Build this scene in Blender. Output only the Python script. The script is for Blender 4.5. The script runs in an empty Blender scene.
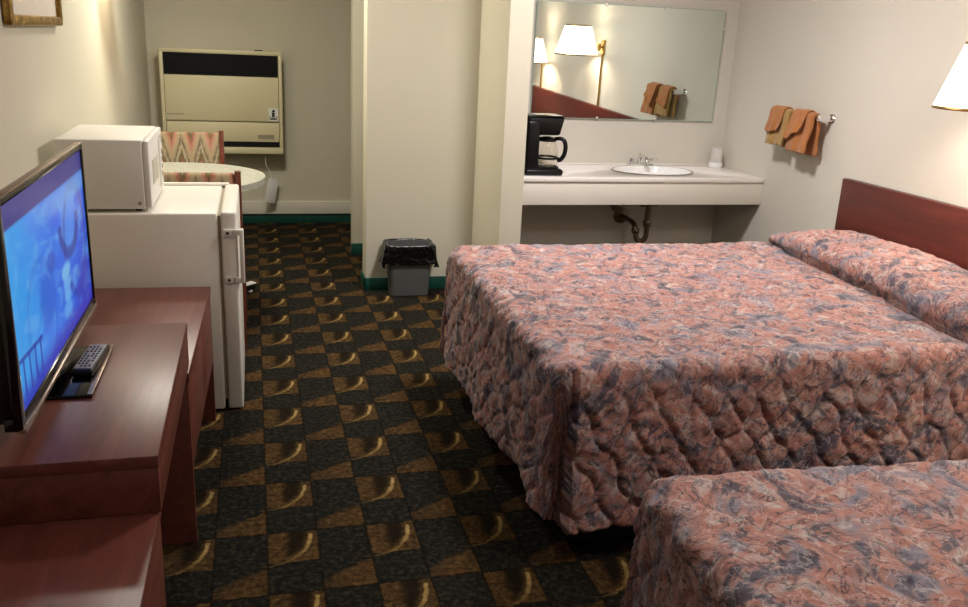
import bpy, bmesh, math, random
import numpy as np
from mathutils import Vector, Matrix

random.seed(4)
C = bpy.context.scene.collection
PI = math.pi

# ------------------------------------------------------------------ node helper
class X:
    """a socket (or number) in a node tree with arithmetic"""
    def __init__(s, nt, v): s.nt = nt; s.v = v
    def _m(s, op, *a):
        n = s.nt.nodes.new('ShaderNodeMath'); n.operation = op
        for i, k in enumerate(a):
            k = k.v if isinstance(k, X) else k
            if isinstance(k, (int, float)): n.inputs[i].default_value = k
            else: s.nt.links.new(k, n.inputs[i])
        return X(s.nt, n.outputs[0])
    def __add__(s, o): return s._m('ADD', s, o)
    __radd__ = __add__
    def __sub__(s, o): return s._m('SUBTRACT', s, o)
    def __rsub__(s, o): return s._m('SUBTRACT', o, s)
    def __mul__(s, o): return s._m('MULTIPLY', s, o)
    __rmul__ = __mul__
    def __truediv__(s, o): return s._m('DIVIDE', s, o)
    def floor(s): return s._m('FLOOR', s)
    def frac(s): return s._m('FRACT', s)
    def abs(s): return s._m('ABSOLUTE', s)
    def sin(s): return s._m('SINE', s)
    def sqrt(s): return s._m('SQRT', s)
    def lt(s, o): return s._m('LESS_THAN', s, o)
    def gt(s, o): return s._m('GREATER_THAN', s, o)
    def mx(s, o): return s._m('MAXIMUM', s, o)
    def mn(s, o): return s._m('MINIMUM', s, o)
    def smooth(s, a, b):
        n = s.nt.nodes.new('ShaderNodeMapRange'); n.interpolation_type = 'SMOOTHSTEP'
        s.nt.links.new(s.v, n.inputs['Value'])
        n.inputs['From Min'].default_value = a; n.inputs['From Max'].default_value = b
        return X(s.nt, n.outputs[0])

class Mat:
    def __init__(s, name, col=(.8, .8, .8), rough=.5, metal=0., spec=.5):
        s.m = bpy.data.materials.new(name); s.m.use_nodes = True; s.nt = s.m.node_tree
        s.b = s.nt.nodes['Principled BSDF']
        s.b.inputs['Base Color'].default_value = (*col, 1); s.b.inputs['Roughness'].default_value = rough
        s.b.inputs['Metallic'].default_value = metal; s.b.inputs['Specular IOR Level'].default_value = spec
    def coord(s, kind='Object', scale=(1, 1, 1), rot=(0, 0, 0)):
        t = s.nt.nodes.new('ShaderNodeTexCoord'); m = s.nt.nodes.new('ShaderNodeMapping')
        m.inputs['Scale'].default_value = scale; m.inputs['Rotation'].default_value = rot
        s.nt.links.new(t.outputs[kind], m.inputs[0]); return m.outputs[0]
    def sep(s, v):
        n = s.nt.nodes.new('ShaderNodeSeparateXYZ'); s.nt.links.new(v, n.inputs[0])
        return [X(s.nt, n.outputs[i]) for i in range(3)]
    def comb(s, x, y, z):
        n = s.nt.nodes.new('ShaderNodeCombineXYZ')
        for i, k in enumerate((x, y, z)):
            k = k.v if isinstance(k, X) else k
            if isinstance(k, (int, float)): n.inputs[i].default_value = k
            else: s.nt.links.new(k, n.inputs[i])
        return n.outputs[0]
    def noise(s, v, scale, detail=3, rough=.5, dist=0.):
        n = s.nt.nodes.new('ShaderNodeTexNoise'); s.nt.links.new(v, n.inputs['Vector'])
        n.inputs['Scale'].default_value = scale; n.inputs['Detail'].default_value = detail
        n.inputs['Roughness'].default_value = rough; n.inputs['Distortion'].default_value = dist
        return X(s.nt, n.outputs['Fac'])
    def voro(s, v, scale, feature='F1'):
        n = s.nt.nodes.new('ShaderNodeTexVoronoi'); s.nt.links.new(v, n.inputs['Vector'])
        n.inputs['Scale'].default_value = scale; n.feature = feature
        return X(s.nt, n.outputs['Distance'])
    def ramp(s, f, stops, interp='LINEAR'):
        n = s.nt.nodes.new('ShaderNodeValToRGB'); n.color_ramp.interpolation = interp
        e = n.color_ramp.elements
        while len(e) < len(stops): e.new(.5)
        for k, (p, c) in zip(e, stops): k.position = p; k.color = (*c, 1)
        s.nt.links.new(f.v, n.inputs[0]); return n.outputs[0]
    def mix(s, f, a, b, mode='MIX'):
        n = s.nt.nodes.new('ShaderNodeMix'); n.data_type = 'RGBA'; n.blend_type = mode
        for i, k in ((0, f), (6, a), (7, b)):
            k = k.v if isinstance(k, X) else k
            if isinstance(k, (int, float)): n.inputs[i].default_value = k
            elif isinstance(k, tuple): n.inputs[i].default_value = (*k, 1)
            else: s.nt.links.new(k, n.inputs[i])
        return n.outputs[2]
    def color(s, sock): s.nt.links.new(sock, s.b.inputs['Base Color'])
    def bump(s, f, strength=.3, dist=.002):
        n = s.nt.nodes.new('ShaderNodeBump'); n.inputs['Strength'].default_value = strength
        n.inputs['Distance'].default_value = dist; s.nt.links.new(f.v, n.inputs['Height'])
        s.nt.links.new(n.outputs[0], s.b.inputs['Normal'])

def srgb(r, g, b):
    f = lambda c: (c/255/12.92) if c/255 <= .04045 else ((c/255+.055)/1.055)**2.4
    return (f(r), f(g), f(b))

# ------------------------------------------------------------------ mesh helpers
class MB:
    def __init__(s): s.bm = bmesh.new()
    def box(s, x0, x1, y0, y1, z0, z1, bev=0., seg=2, mat=None):
        r = bmesh.ops.create_cube(s.bm, size=1.0)
        vs = r['verts']
        for v in vs:
            v.co = Vector(((x0+x1)/2+v.co.x*(x1-x0), (y0+y1)/2+v.co.y*(y1-y0), (z0+z1)/2+v.co.z*(z1-z0)))
        if mat is not None: bmesh.ops.transform(s.bm, matrix=mat, verts=vs)
        if bev > 0:
            es = list({e for v in vs for e in v.link_edges})
            bmesh.ops.bevel(s.bm, geom=es, offset=bev, segments=seg, affect='EDGES', profile=.5)
        return s
    def lathe(s, prof, seg=32, cx=0, cy=0, axis=None, cap=True, sx=1., sy=1.):
        """prof: list of (r, z) about z through (cx, cy); axis: a Matrix applied afterwards"""
        rings = []
        M = axis or Matrix()
        for r, z in prof:
            ring = [s.bm.verts.new(M @ Vector((cx+r*sx*math.cos(2*PI*i/seg), cy+r*sy*math.sin(2*PI*i/seg), z))) for i in range(seg)]
            rings.append(ring)
        for a, b in zip(rings, rings[1:]):
            for i in range(seg): s.bm.faces.new((a[i], a[(i+1) % seg], b[(i+1) % seg], b[i]))
        if cap:
            s.bm.faces.new(rings[0][::-1]); s.bm.faces.new(rings[-1])
        return s
    def tube(s, pts, r, seg=12, cap=True):
        pts = [Vector(p) for p in pts]; rings = []
        rs = r if isinstance(r, (list, tuple)) else [r]*len(pts)
        up = None
        for i, p in enumerate(pts):
            d = (pts[min(i+1, len(pts)-1)]-pts[max(i-1, 0)]).normalized()
            if up is None:
                up = d.orthogonal().normalized()
            else:
                up = (up-d*up.dot(d)).normalized()
            w = d.cross(up)
            rings.append([s.bm.verts.new(p+rs[i]*(up*math.cos(2*PI*k/seg)+w*math.sin(2*PI*k/seg))) for k in range(seg)])
        for a, b in zip(rings, rings[1:]):
            for i in range(seg): s.bm.faces.new((a[i], a[(i+1) % seg], b[(i+1) % seg], b[i]))
        if cap: s.bm.faces.new(rings[0][::-1]); s.bm.faces.new(rings[-1])
        return s
    def prism(s, poly, h0, h1, plane='xy', bev=0.):
        f = {'xy': lambda a, b, h: (a, b, h), 'xz': lambda a, b, h: (a, h, b), 'yz': lambda a, b, h: (h, a, b)}[plane]
        A = [s.bm.verts.new(f(a, b, h0)) for a, b in poly]; B = [s.bm.verts.new(f(a, b, h1)) for a, b in poly]
        n = len(poly); fs = [s.bm.faces.new(A[::-1]), s.bm.faces.new(B)]
        for i in range(n): fs.append(s.bm.faces.new((A[i], A[(i+1) % n], B[(i+1) % n], B[i])))
        if bev > 0:
            es = list({e for v in A+B for e in v.link_edges})
            bmesh.ops.bevel(s.bm, geom=es, offset=bev, segments=2, affect='EDGES', profile=.5)
        return s
    def grid(s, P, closed_u=False):
        """P: array [nu][nv] of points"""
        V = [[s.bm.verts.new(p) for p in row] for row in P]
        nu = len(V); nv = len(V[0])
        for i in range(nu if closed_u else nu-1):
            for j in range(nv-1):
                s.bm.faces.new((V[i][j], V[(i+1) % nu][j], V[(i+1) % nu][j+1], V[i][j+1]))
        return s
    def build(s, name, mat, parent=None, loc=None, angle=35, rotz=0):
        bmesh.ops.recalc_face_normals(s.bm, faces=s.bm.faces)
        me = bpy.data.meshes.new(name); s.bm.to_mesh(me); s.bm.free()
        m = mat.m if isinstance(mat, Mat) else mat
        me.materials.append(m)
        me.shade_smooth(); me.set_sharp_from_angle(angle=math.radians(angle))
        o = bpy.data.objects.new(name, me); C.objects.link(o)
        if parent: o.parent = parent
        if loc: o.location = loc
        if rotz: o.rotation_euler.z = rotz
        return o

def tag(o, label, cat, group=None):
    o['label'] = label; o['category'] = cat
    if group: o['group'] = group
    return o
def thing(name, label, cat, loc=(0, 0, 0), rotz=0, group=None):
    o = bpy.data.objects.new(name, None); o.empty_display_size = .05
    C.objects.link(o); o.location = loc; o.rotation_euler.z = rotz
    return tag(o, label, cat, group)
def struct(o): o['kind'] = 'structure'; return o
def copy_tree(o, parent=None):
    c = o.copy(); C.objects.link(c)
    if parent: c.parent = parent
    for ch in list(o.children): copy_tree(ch, c)
    return c
def arc(cx, cy, r, a0, a1, n):
    return [(cx+r*math.cos(math.radians(a0+(a1-a0)*i/n)), cy+r*math.sin(math.radians(a0+(a1-a0)*i/n))) for i in range(n+1)]
def catmull(P, n=8):
    P = [np.array(p, float) for p in P]; out = []
    for i in range(len(P)-1):
        a = P[max(i-1, 0)]; b = P[i]; c = P[i+1]; d = P[min(i+2, len(P)-1)]
        for k in range(n):
            t = k/n
            out.append(.5*((2*b)+(-a+c)*t+(2*a-5*b+4*c-d)*t*t+(-a+3*b-3*c+d)*t**3))
    out.append(P[-1]); return out

# 2-D value noise for modelling cloth
_rng = np.random.RandomState(7); _T = _rng.rand(64, 64)
def vnoise(x, y):
    xi = np.floor(x).astype(int); yi = np.floor(y).astype(int); fx = x-xi; fy = y-yi
    fx = fx*fx*(3-2*fx); fy = fy*fy*(3-2*fy)
    g = lambda a, b: _T[a % 64, b % 64]
    return (g(xi, yi)*(1-fx)*(1-fy)+g(xi+1, yi)*fx*(1-fy)+g(xi, yi+1)*(1-fx)*fy+g(xi+1, yi+1)*fx*fy)*2-1
def fbm(x, y, o=3):
    s = 0; a = 1
    for k in range(o): s = s+a*vnoise(x*2**k+13.7*k, y*2**k+5.1*k); a *= .5
    return s
def sstep(a, b, x):
    t = np.clip((x-a)/(b-a), 0, 1); return t*t*(3-2*t)

# ------------------------------------------------------------------ materials
def paint(name, col, rough=.6):
    m = Mat(name, col, rough, spec=.3)
    v = m.coord('Object'); n = m.noise(v, 2.2, 4)
    m.color(m.mix(n, tuple(c*.95 for c in col), tuple(min(1, c*1.04) for c in col)))
    m.bump(m.noise(v, 90, 3), .12, .001); return m
M_wall = paint('wall_paint', (.62, .59, .515))
M_cream = paint('cream_wall_paint', (.585, .55, .435))
M_ceil = paint('ceiling_paint', (.75, .72, .66))
M_trim = paint('trim_paint', (.66, .63, .55), .45)
M_green = paint('green_vinyl', srgb(20, 70, 58), .5)

# carpet: repeat .3045 x .317 m, two columns by two bands, a gold comet on the brown squares
CELL, PY = .30449, .31701
def make_carpet():
    m = Mat('carpet', rough=1., spec=.05)
    v = m.coord('Object'); x, y, z = m.sep(v)
    wob = m.noise(v, 30, 4, .7)-.5; wob2 = m.noise(v, 30, 4, .7, 1.)-.5
    U = x/CELL+wob*.03; T = (y/(-PY))+wob2*.09
    u = U.frac(); t = T.frac(); isA = u.lt(.5)
    ua = u*2.0                                                # 0..1 in the comet column, 1..2 in the other
    brownA = isA*t.lt(.52)
    brownB = (1-isA)*(t-((ua-1)*(-.26)+.84)).smooth(-.03, .05)*((ua-1).smooth(-.1, .6)*.45+.55)
    brown = brownA.mx(brownB)
    mott = m.noise(v, 55, 4, .7); mott2 = m.noise(v, 16, 3)
    cb = m.ramp(mott, [(.3, srgb(42, 31, 17)), (.5, srgb(82, 60, 33)), (.72, srgb(114, 88, 52))])
    cd = m.ramp(mott, [(.3, srgb(11, 12, 12)), (.5, srgb(30, 30, 26)), (.72, srgb(66, 60, 46))])
    big = m.noise(v, 11, 3)
    col = m.mix(brown*(big*.9+.4).mn(1.0), cd, cb)
    # reddish tint in the lower band, green-black elsewhere
    col = m.mix(mott2.smooth(.5, .75)*.35*brownB, col, srgb(110, 58, 34))
    # dark scoop inside the arc
    w = ua-2*ua.gt(1.3)                                      # -0.7..1.3 around the comet's square
    e = ((w/.86)*(w/.86)+((t-.06)/.5)*((t-.06)/.5)).sqrt()
    scoop = isA*e.smooth(.98, .8)*e.smooth(.28, .58)*w.smooth(.22, .5)
    col = m.mix(scoop*.85, col, srgb(14, 12, 9))
    th = w.smooth(-.4, .9)*.042+.013
    d = (e-1.0).abs()
    streak = (m.noise(m.comb(x*8, y*40, 0.), 12, 2))*.6+.55
    glow = (1-(d/th).smooth(.35, 1.25))*w.smooth(-.6, .85)*t.gt(.07)*t.lt(.72)*streak
    col = m.mix((glow*.8).mn(1.0), col, srgb(138, 112, 62))
    head = glow*w.smooth(.6, .85)
    col = m.mix((head*.7).mn(1.0), col, srgb(186, 158, 98))
    # seams between squares
    line = ((ua-ua.floor()-.5).abs()).gt(.475).mx((t-.5).abs().gt(.485))
    col = m.mix(line*.6, col, srgb(14, 12, 9))
    fl = m.noise(v, 420, 2)
    col = m.mix(fl.smooth(.45, .8)*.35, col, srgb(6, 6, 5))
    var = m.noise(v, 40, 4, .75)
    col = m.mix(var.smooth(.35, .7)*.55, col, srgb(20, 17, 12))
    m.color(col); m.bump(m.noise(v, 500, 2), .5, .003); return m
M_carpet = make_carpet()

def wood(name, dark, mid, light, rough=.3, axis='y', sc=1.):
    m = Mat(name, mid, rough, spec=.45)
    s = {'y': (9*sc, .8*sc, 9*sc), 'x': (.8*sc, 9*sc, 9*sc), 'z': (9*sc, 9*sc, .8*sc)}[axis]
    v = m.coord('Object', s); n = m.noise(v, 3., 5, .62, .6); n2 = m.noise(v, 14., 2)
    m.color(m.ramp(n*.75+n2*.25, [(.3, dark), (.5, mid), (.7, light)])); return m
M_desk = wood('mahogany_laminate', srgb(82, 42, 34), srgb(102, 54, 45), srgb(120, 68, 58), .36)
M_head = wood('cherry_laminate', srgb(66, 24, 18), srgb(86, 33, 25), srgb(104, 42, 32), .4)
M_chairwood = wood('red_oak', srgb(60, 28, 17), srgb(96, 46, 28), srgb(118, 62, 40), .4, 'z')
M_edge = Mat('dark_edge_band', srgb(58, 30, 24), .4)

def enamel(name, col, rough=.35):
    m = Mat(name, col, rough); v = m.coord('Object')
    m.bump(m.noise(v, 260, 2), .06, .0006); return m
M_fridge = enamel('white_enamel', (.74, .71, .63))
M_micro = enamel('white_plastic', (.74, .72, .66), .4)
M_microwin = Mat('grey_window', srgb(186, 180, 164), .45)
M_gasket = Mat('grey_gasket', srgb(150, 140, 118), .6)
M_heater = enamel('cream_enamel', srgb(212, 203, 166), .4)
M_black = Mat('black_plastic', srgb(14, 14, 15), .32)
M_satin = Mat('satin_black', srgb(8, 8, 9), .6, spec=.3)
M_coffee = Mat('coffee_maker_black', srgb(7, 7, 8), .38, spec=.3)
M_glossblack = Mat('gloss_black', srgb(8, 8, 9), .12)
M_chrome = Mat('chrome', (.82, .82, .82), .12, 1.)
M_dkmetal = Mat('aged_brass_pipe', srgb(112, 98, 80), .28, .9)
M_brass = Mat('brass', srgb(196, 160, 92), .25, 1.)
M_steel = Mat('brushed_frame', srgb(150, 132, 120), .3, .85)
M_counter = enamel('white_laminate', (.80, .76, .72), .3)
M_fascia = paint('fascia_paint', (.72, .68, .60), .4)
M_porc = Mat('porcelain', (.86, .86, .85), .12)
M_rimring = Mat('sink_ring_steel', (.55, .5, .46), .25, 1.)
M_white = Mat('white_plain', (.8, .78, .74), .5)
M_grey = Mat('grey_bin_plastic', srgb(84, 85, 84), .5)
M_tabletop = Mat('speckled_laminate', srgb(190, 190, 178), .35)
_v = M_tabletop.coord('Object'); M_tabletop.color(M_tabletop.ramp(M_tabletop.noise(_v, 60, 3), [(.35, srgb(150, 151, 138)), (.65, srgb(180, 180, 166))]))
M_gold = Mat('gilt_wood', srgb(160, 122, 56), .35, .75)
_v = M_gold.coord('Object'); M_gold.color(M_gold.ramp(M_gold.noise(_v, 30, 3), [(.35, srgb(120, 86, 36)), (.65, srgb(196, 160, 90))]))
M_mat = Mat('cream_mat_board', (.66, .60, .50), .8)
M_paper = Mat('white_card', (.78, .78, .76), .6)
M_navy = Mat('navy_ticking', srgb(20, 22, 30), .85)
M_mattress = Mat('mattress_ticking', (.7, .7, .68), .8)
M_mirror = Mat('mirror_silver', (.74, .80, .76), .012, 1.)
M_glassedge = Mat('glass_edge', srgb(150, 180, 170), .2)
M_tag = Mat('grey_nameplate', srgb(150, 142, 118), .5)

def towel_mat(name, col):
    m = Mat(name, col, 1., spec=.1); v = m.coord('Object')
    n = m.noise(v, 18, 4)
    m.color(m.mix(n, tuple(c*.72 for c in col), tuple(min(1, c*1.2) for c in col)))
    m.bump(m.noise(v, 330, 3), .8, .004)
    m.b.inputs['Sheen Weight'].default_value = .3; return m
M_orange = towel_mat('orange_terry', srgb(176, 114, 64))
M_tan = towel_mat('tan_terry', srgb(176, 140, 82))

def glass(name, col=(1, 1, 1), rough=.02):
    m = Mat(name, col, rough); m.b.inputs['Transmission Weight'].default_value = 1.; m.b.inputs['IOR'].default_value = 1.45; return m
M_glass = glass('carafe_glass', (.98, .96, .92))
M_cup = Mat('wrapped_cup', (.82, .79, .75), .25); M_cup.b.inputs['Transmission Weight'].default_value = .35

def bag_mat():
    m = Mat('black_bag_film', srgb(10, 10, 11), .22); v = m.coord('Object')
    m.bump(m.noise(v, 16, 2, .5, .8), .7, .02); return m
M_bag = bag_mat(); M_bag.b.inputs['Roughness'].default_value = .16

def quilt_mat():
    m = Mat('printed_quilt', rough=.85, spec=.2)
    t = m.nt.nodes.new('ShaderNodeUVMap'); t.uv_map = 'cloth'
    v = t.outputs[0]
    n1 = m.noise(v, 5.2, 5, .62, 2.0)
    c = m.ramp(n1, [(.30, srgb(92, 90, 104)), (.40, srgb(130, 121, 130)), (.47, srgb(158, 120, 114)), (.56, srgb(164, 110, 97)), (.64, srgb(172, 150, 144)), (.73, srgb(122, 114, 130))])
    n2 = m.noise(v, 13, 3, .6, 1.8)
    c = m.mix(n2.smooth(.55, .67)*.65, c, srgb(182, 170, 162))
    c = m.mix((m.noise(v, 17, 3, .6, 1.6)).smooth(.55, .68)*.42, c, srgb(136, 86, 80))
    n3 = m.noise(v, 5.0, 5, .68, 2.4)
    c = m.mix(n3.smooth(.53, .61)*.88, c, srgb(70, 69, 82))
    l1 = (m.noise(v, 10, 3, .5, 2.4)-.5).abs()
    c = m.mix((1-l1.smooth(.006, .026))*.7, c, srgb(52, 44, 58))
    l2 = (m.noise(v, 15, 2, .5, 1.5)-.47).abs()
    c = m.mix((1-l2.smooth(.004, .022))*.3, c, srgb(214, 204, 196))
    c = m.mix(m.noise(v, 70, 3).smooth(.5, .75)*.25, c, srgb(104, 82, 88))
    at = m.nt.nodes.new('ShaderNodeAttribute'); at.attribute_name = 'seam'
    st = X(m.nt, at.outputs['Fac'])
    c = m.mix(st.smooth(.35, 1.)*(m.noise(v, 24, 2).smooth(.38, .62))*.6, c, srgb(56, 46, 56))     # dark thread and groove shade, both painted along the quilting seams
    m.color(c); m.bump(m.noise(v, 150, 4, .7), .5, .004)
    m.b.inputs['Sheen Weight'].default_value = .15
    return m
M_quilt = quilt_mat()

def flame_mat():
    m = Mat('flame_stitch_fabric', rough=.95, spec=.1); v = m.coord('Object'); x, y, z = m.sep(v)
    n = m.noise(m.comb(x*40, 0., z*6), 5, 2)-.5
    tri = (((x+.03)/.115).frac()-.5).abs()*2
    amp = m.noise(m.comb(x*0+(x/.115).floor(), 0., 0.), 2.3, 0)*.5+.75
    h = (z/.30)+tri*amp*.62+n*.45
    c = m.ramp(h.frac(), [(0, srgb(164, 148, 118)), (.17, srgb(172, 126, 106)), (.33, srgb(146, 98, 80)), (.42, srgb(98, 88, 62)), (.52, srgb(120, 112, 84)), (.62, srgb(176, 164, 134)), (.75, srgb(96, 84, 70)), (.86, srgb(156, 140, 110)), (1., srgb(164, 148, 118))])
    m.color(c); m.bump(m.noise(v, 300, 2), .4, .002); return m
M_flame = flame_mat()

def emit_mat(name, col, strength):
    m = Mat(name, col, .6); m.b.inputs['Emission Color'].default_value = (*col, 1); m.b.inputs['Emission Strength'].default_value = strength; return m
M_shade = emit_mat('lit_lampshade', (1., .89, .74), 1.5)
M_bulb = emit_mat('lit_bulb', (1., .85, .65), 6.)
M_diffuser = emit_mat('lit_diffuser', (1., .93, .8), 3.)  # glow of the added, unseen ceiling lights

# ------------------------------------------------------------------ setting
XL, XR, YB, YF, H = -.755, 2.88, 2.75, -5.3, 2.44
def wallbox(name, a, mat=M_wall):
    return struct(MB().box(*a).build(name, mat))
wallbox('floor', (XL-.1, XR+.1, YF-.1, YB+.1, -.08, 0), M_carpet)
wallbox('ceiling', (XL-.1, XR+.1, YF-.1, YB+.1, H, H+.08), M_ceil)
wallbox('wall_left', (XL-.1, XL, YF-.1, YB+.1, 0, H), M_cream)
wallbox('wall_right', (XR, XR+.1, YF-.1, YB+.1, 0, H))
wallbox('wall_back', (XL, XR, YB, YB+.1, 0, H), M_cream)
wallbox('wall_front', (XL, XR, YF-.1, YF, 0, H))
wallbox('wall_bathroom', (.628, XR, .757, .93, 0, H), M_cream)       # the face behind the wastebasket
wallbox('wall_closet', (.645, XR, 1.67, 1.79, 0, H), M_cream)        # far side of the opening
wallbox('wall_alcove', (1.405, XR, .68, .757, 0, H))
wallbox('wall_partition', (1.281, 1.405, .148, .757, 0, H), M_cream)
# green vinyl base with its thin upper lip
def base(name, x0, x1, y0, y1):
    mb = MB(); mb.box(x0, x1, y0, y1, 0, .078, .003)
    return struct(mb.build(name, M_green))
base('baseboard_back', XL, XR, YB-.012, YB)
base('baseboard_bathroom', .616, 1.281, .745, .757)
base('baseboard_bathroom_return', .616, .628, .745, .93)
base('baseboard_closet', .633, 1.2, 1.658, 1.67)
base('baseboard_partition', 1.269, 1.281, .148, .745)
base('baseboard_right', XR-.012, XR, -.58, .68)
base('baseboard_alcove', 1.405, XR-.012, .668, .68)
base('baseboard_left', XL, XL+.012, -.25, YB-.012)
struct(MB().box(XL, XR, YB-.03, YB, .0785, .18, .004).build('trim_1', M_trim))

# ------------------------------------------------------------------ gas wall heater
def heater():
    t = thing('wall_heater', 'cream metal gas heater with black grille, mounted on the far wall', 'heater', (-.224, YB, .575))
    W, D, Hh = .436, .18, .76                              # local: x centre, y<0 towards the room
    b = MB(); b.box(-W+.012, W-.012, -D+.03, -.001, .012, Hh-.012, .012, 3); b.build('housing', M_heater, t)
    f = MB()                                                # front frame around the recessed panels
    f.box(-W, W, -D, -D+.05, Hh-.032, Hh, .008); f.box(-W, W, -D, -D+.05, 0, .05, .008)
    f.box(-W, -W+.028, -D, -D+.05, .03, Hh-.02, .008); f.box(W-.028, W, -D, -D+.05, .03, Hh-.02, .008)
    f.build('front_frame', M_heater, t)
    g = MB(); g.box(-W+.03, W-.03, -D+.02, -D+.032, .575, .727)
    go = g.build('grille', M_satin, t)
    l = MB()
    for k in range(9): l.box(-W+.032, W-.032, -D+.006, -D+.022, .582+k*.0165, .5865+k*.0165)
    l.build('louver', M_satin, go)
    p = MB(); p.box(-W+.03, W-.03, -D+.002, -D+.04, .245, .572, .004); p.build('upper_panel', M_heater, t)
    p = MB(); p.box(-W+.03, W-.03, -D+.004, -D+.04, .092, .236, .004); p.build('lower_panel', M_heater, t)
    p = MB(); p.box(-W+.03, W-.03, -D+.016, -D+.04, .052, .09); p.build('air_slot', M_satin, t)
    s = MB(); s.box(.33, .40, -D-.0005, -D+.003, .252, .345); st = s.build('emblem_sticker', M_paper, t)
    e = MB()                                                # small black flame-and-figure mark
    e.lathe([(.001, 0), (.011, .004), (.011, .008), (.001, .012)], 14, axis=Matrix.Translation((.366, -D-.001, .325)) @ Matrix.Rotation(PI/2, 4, 'X') @ Matrix.Scale(.15, 4, (0, 0, 1)))
    e.prism([(.352, .315), (.378, .31), (.372, .292), (.384, .276), (.364, .284), (.350, .27), (.356, .295)], -D-.0022, -D-.0004, 'xz')
    e.prism([(.338, .262), (.392, .262), (.392, .268), (.374, .274), (.354, .274), (.338, .268)], -D-.0022, -D-.0004, 'xz')
    e.box(.337, .343, -D-.0022, -D-.0004, .272, .29); e.box(.388, .394, -D-.0022, -D-.0004, .272, .286)
    e.build('emblem', M_satin, st)
    n = MB(); n.box(.247, .368, -D+.0022, -D+.005, .115, .147); n.build('nameplate', M_tag, t)
    n = MB()
    x = -.40
    for w in (.012, .008, .01, .01, .006, .01, .012, .008, .01, .008):
        n.box(x, x+w, -D+.0008, -D+.003, .285, .294); x += w+.003
    n.build('brand_mark', M_tag, t)
    c = MB(); c.box(.24, .30, -.11, -.07, .758, .766, .002); c.build('vent_tab', M_satin, t)
    return t
heater()
# thin cord and card hanging under the heater
t = thing('hanging_card', 'white card hanging from a thin cord below the cream heater', 'card', (.09, 2.63, 0), .5)
MB().box(-.045, .045, -.006, .006, .185, .375, .003, mat=Matrix.Rotation(math.radians(12), 4, 'Y') @ Matrix.Translation((-.03, 0, .0))).build('card', M_paper, t)
MB().tube(catmull([(-.012, 0, .60), (-.014, .006, .5), (.018, .004, .43), (.035, 0, .36)], 5), .003, 6).build('cord', M_white, t)

# ------------------------------------------------------------------ dining set in the far left corner
def table():
    t = thing('dining_table', 'small pale speckled table with rounded front on a pedestal, against the left wall', 'table', (-.43, .47, 0))
    R = .478; a0 = math.degrees(math.acos(-.318/R))
    poly = arc(0, 0, R, -a0, a0, 60)
    MB().prism(poly, .708, .74, 'xy', .006).build('tabletop', M_tabletop, t)
    MB().lathe([(.10, .690), (.10, .706), (.035, .706), (.035, .69)], 24, .03, 0).lathe([(.033, .05), (.033, .692)], 24, .03, 0).build('pedestal', M_black, t)
    for a, L in ((43, .50), (-43, .42), (130, .30), (-130, .30)):
        m = Matrix.Translation((.03, 0, 0)) @ Matrix.Rotation(math.radians(a), 4, 'Z')
        b = MB(); b.box(.02, L, -.02, .02, .012, .05, .006, mat=m); f = b.build('foot', M_black, t)
        MB().lathe([(.016, 0), (.016, .012)], 12, axis=m @ Matrix.Translation((L-.03, 0, 0))).build('glide', M_white, f)
        if a == 43:
            MB().box(L-.13, L+.003, -.022, .022, .046, .054, .002, mat=m).build('foot_cap', M_white, f)
    return t
table()
def chair(label, loc, rot):
    t = thing('dining_chair', label, 'chair', loc, rot, 'chairs at the small table')
    W, D = .225, .22                                        # local: back at y = -D, faces +y
    b = MB()
    prof = arc(0, 0, 1, 0, 360, 4)
    b.box(-W+.028, W-.028, -D-.012, -D+.032, .50, .862, .014, 3, mat=Matrix.Translation((0, -D, .5)) @ Matrix.Rotation(math.radians(6), 4, 'X') @ Matrix.Translation((0, D, -.5)))
    b.build('backrest', M_flame, t)
    MB().box(-W+.01, W-.01, -D+.05, D, .40, .47, .022, 3).build('seat', M_flame, t)
    f = MB(); f.box(-W+.01, W-.01, D-.03, D-.008, .34, .40, .003); f.box(-W+.01, W-.01, -D+.01, -D+.03, .34, .40, .003)
    f.box(-W+.005, -W+.025, -D+.02, D-.02, .34, .40, .003); f.box(W-.025, W-.005, -D+.02, D-.02, .34, .40, .003)
    f.build('seat_rail', M_chairwood, t)
    for s in (-1, 1):
        y1 = -D-math.tan(math.radians(6))*.38
        p = [(-D-.05, 0), (-D-.01, 0), (-D+.025, .42), (y1+.028, .872), (y1-.014, .872), (-D-.018, .45)]
        x0, x1 = sorted((s*(W-.028), s*W))
        MB().prism(p, x0, x1, 'yz', .003).build('leg', M_chairwood, t)
        x0, x1 = sorted((s*(W-.035), s*W))
        MB().box(x0, x1, D-.036, D, 0, .40, .004).build('leg', M_chairwood, t)
    return t
ch = chair('patterned chair at the near side of the table, back mostly behind the fridge', (-.292, .02, 0), 0)
c2 = copy_tree(ch); c2.location = (-.415, 1.16, 0); c2.rotation_euler.z = PI
c2['label'] = 'patterned chair at the far side of the table, back showing below the heater grille'

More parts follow.
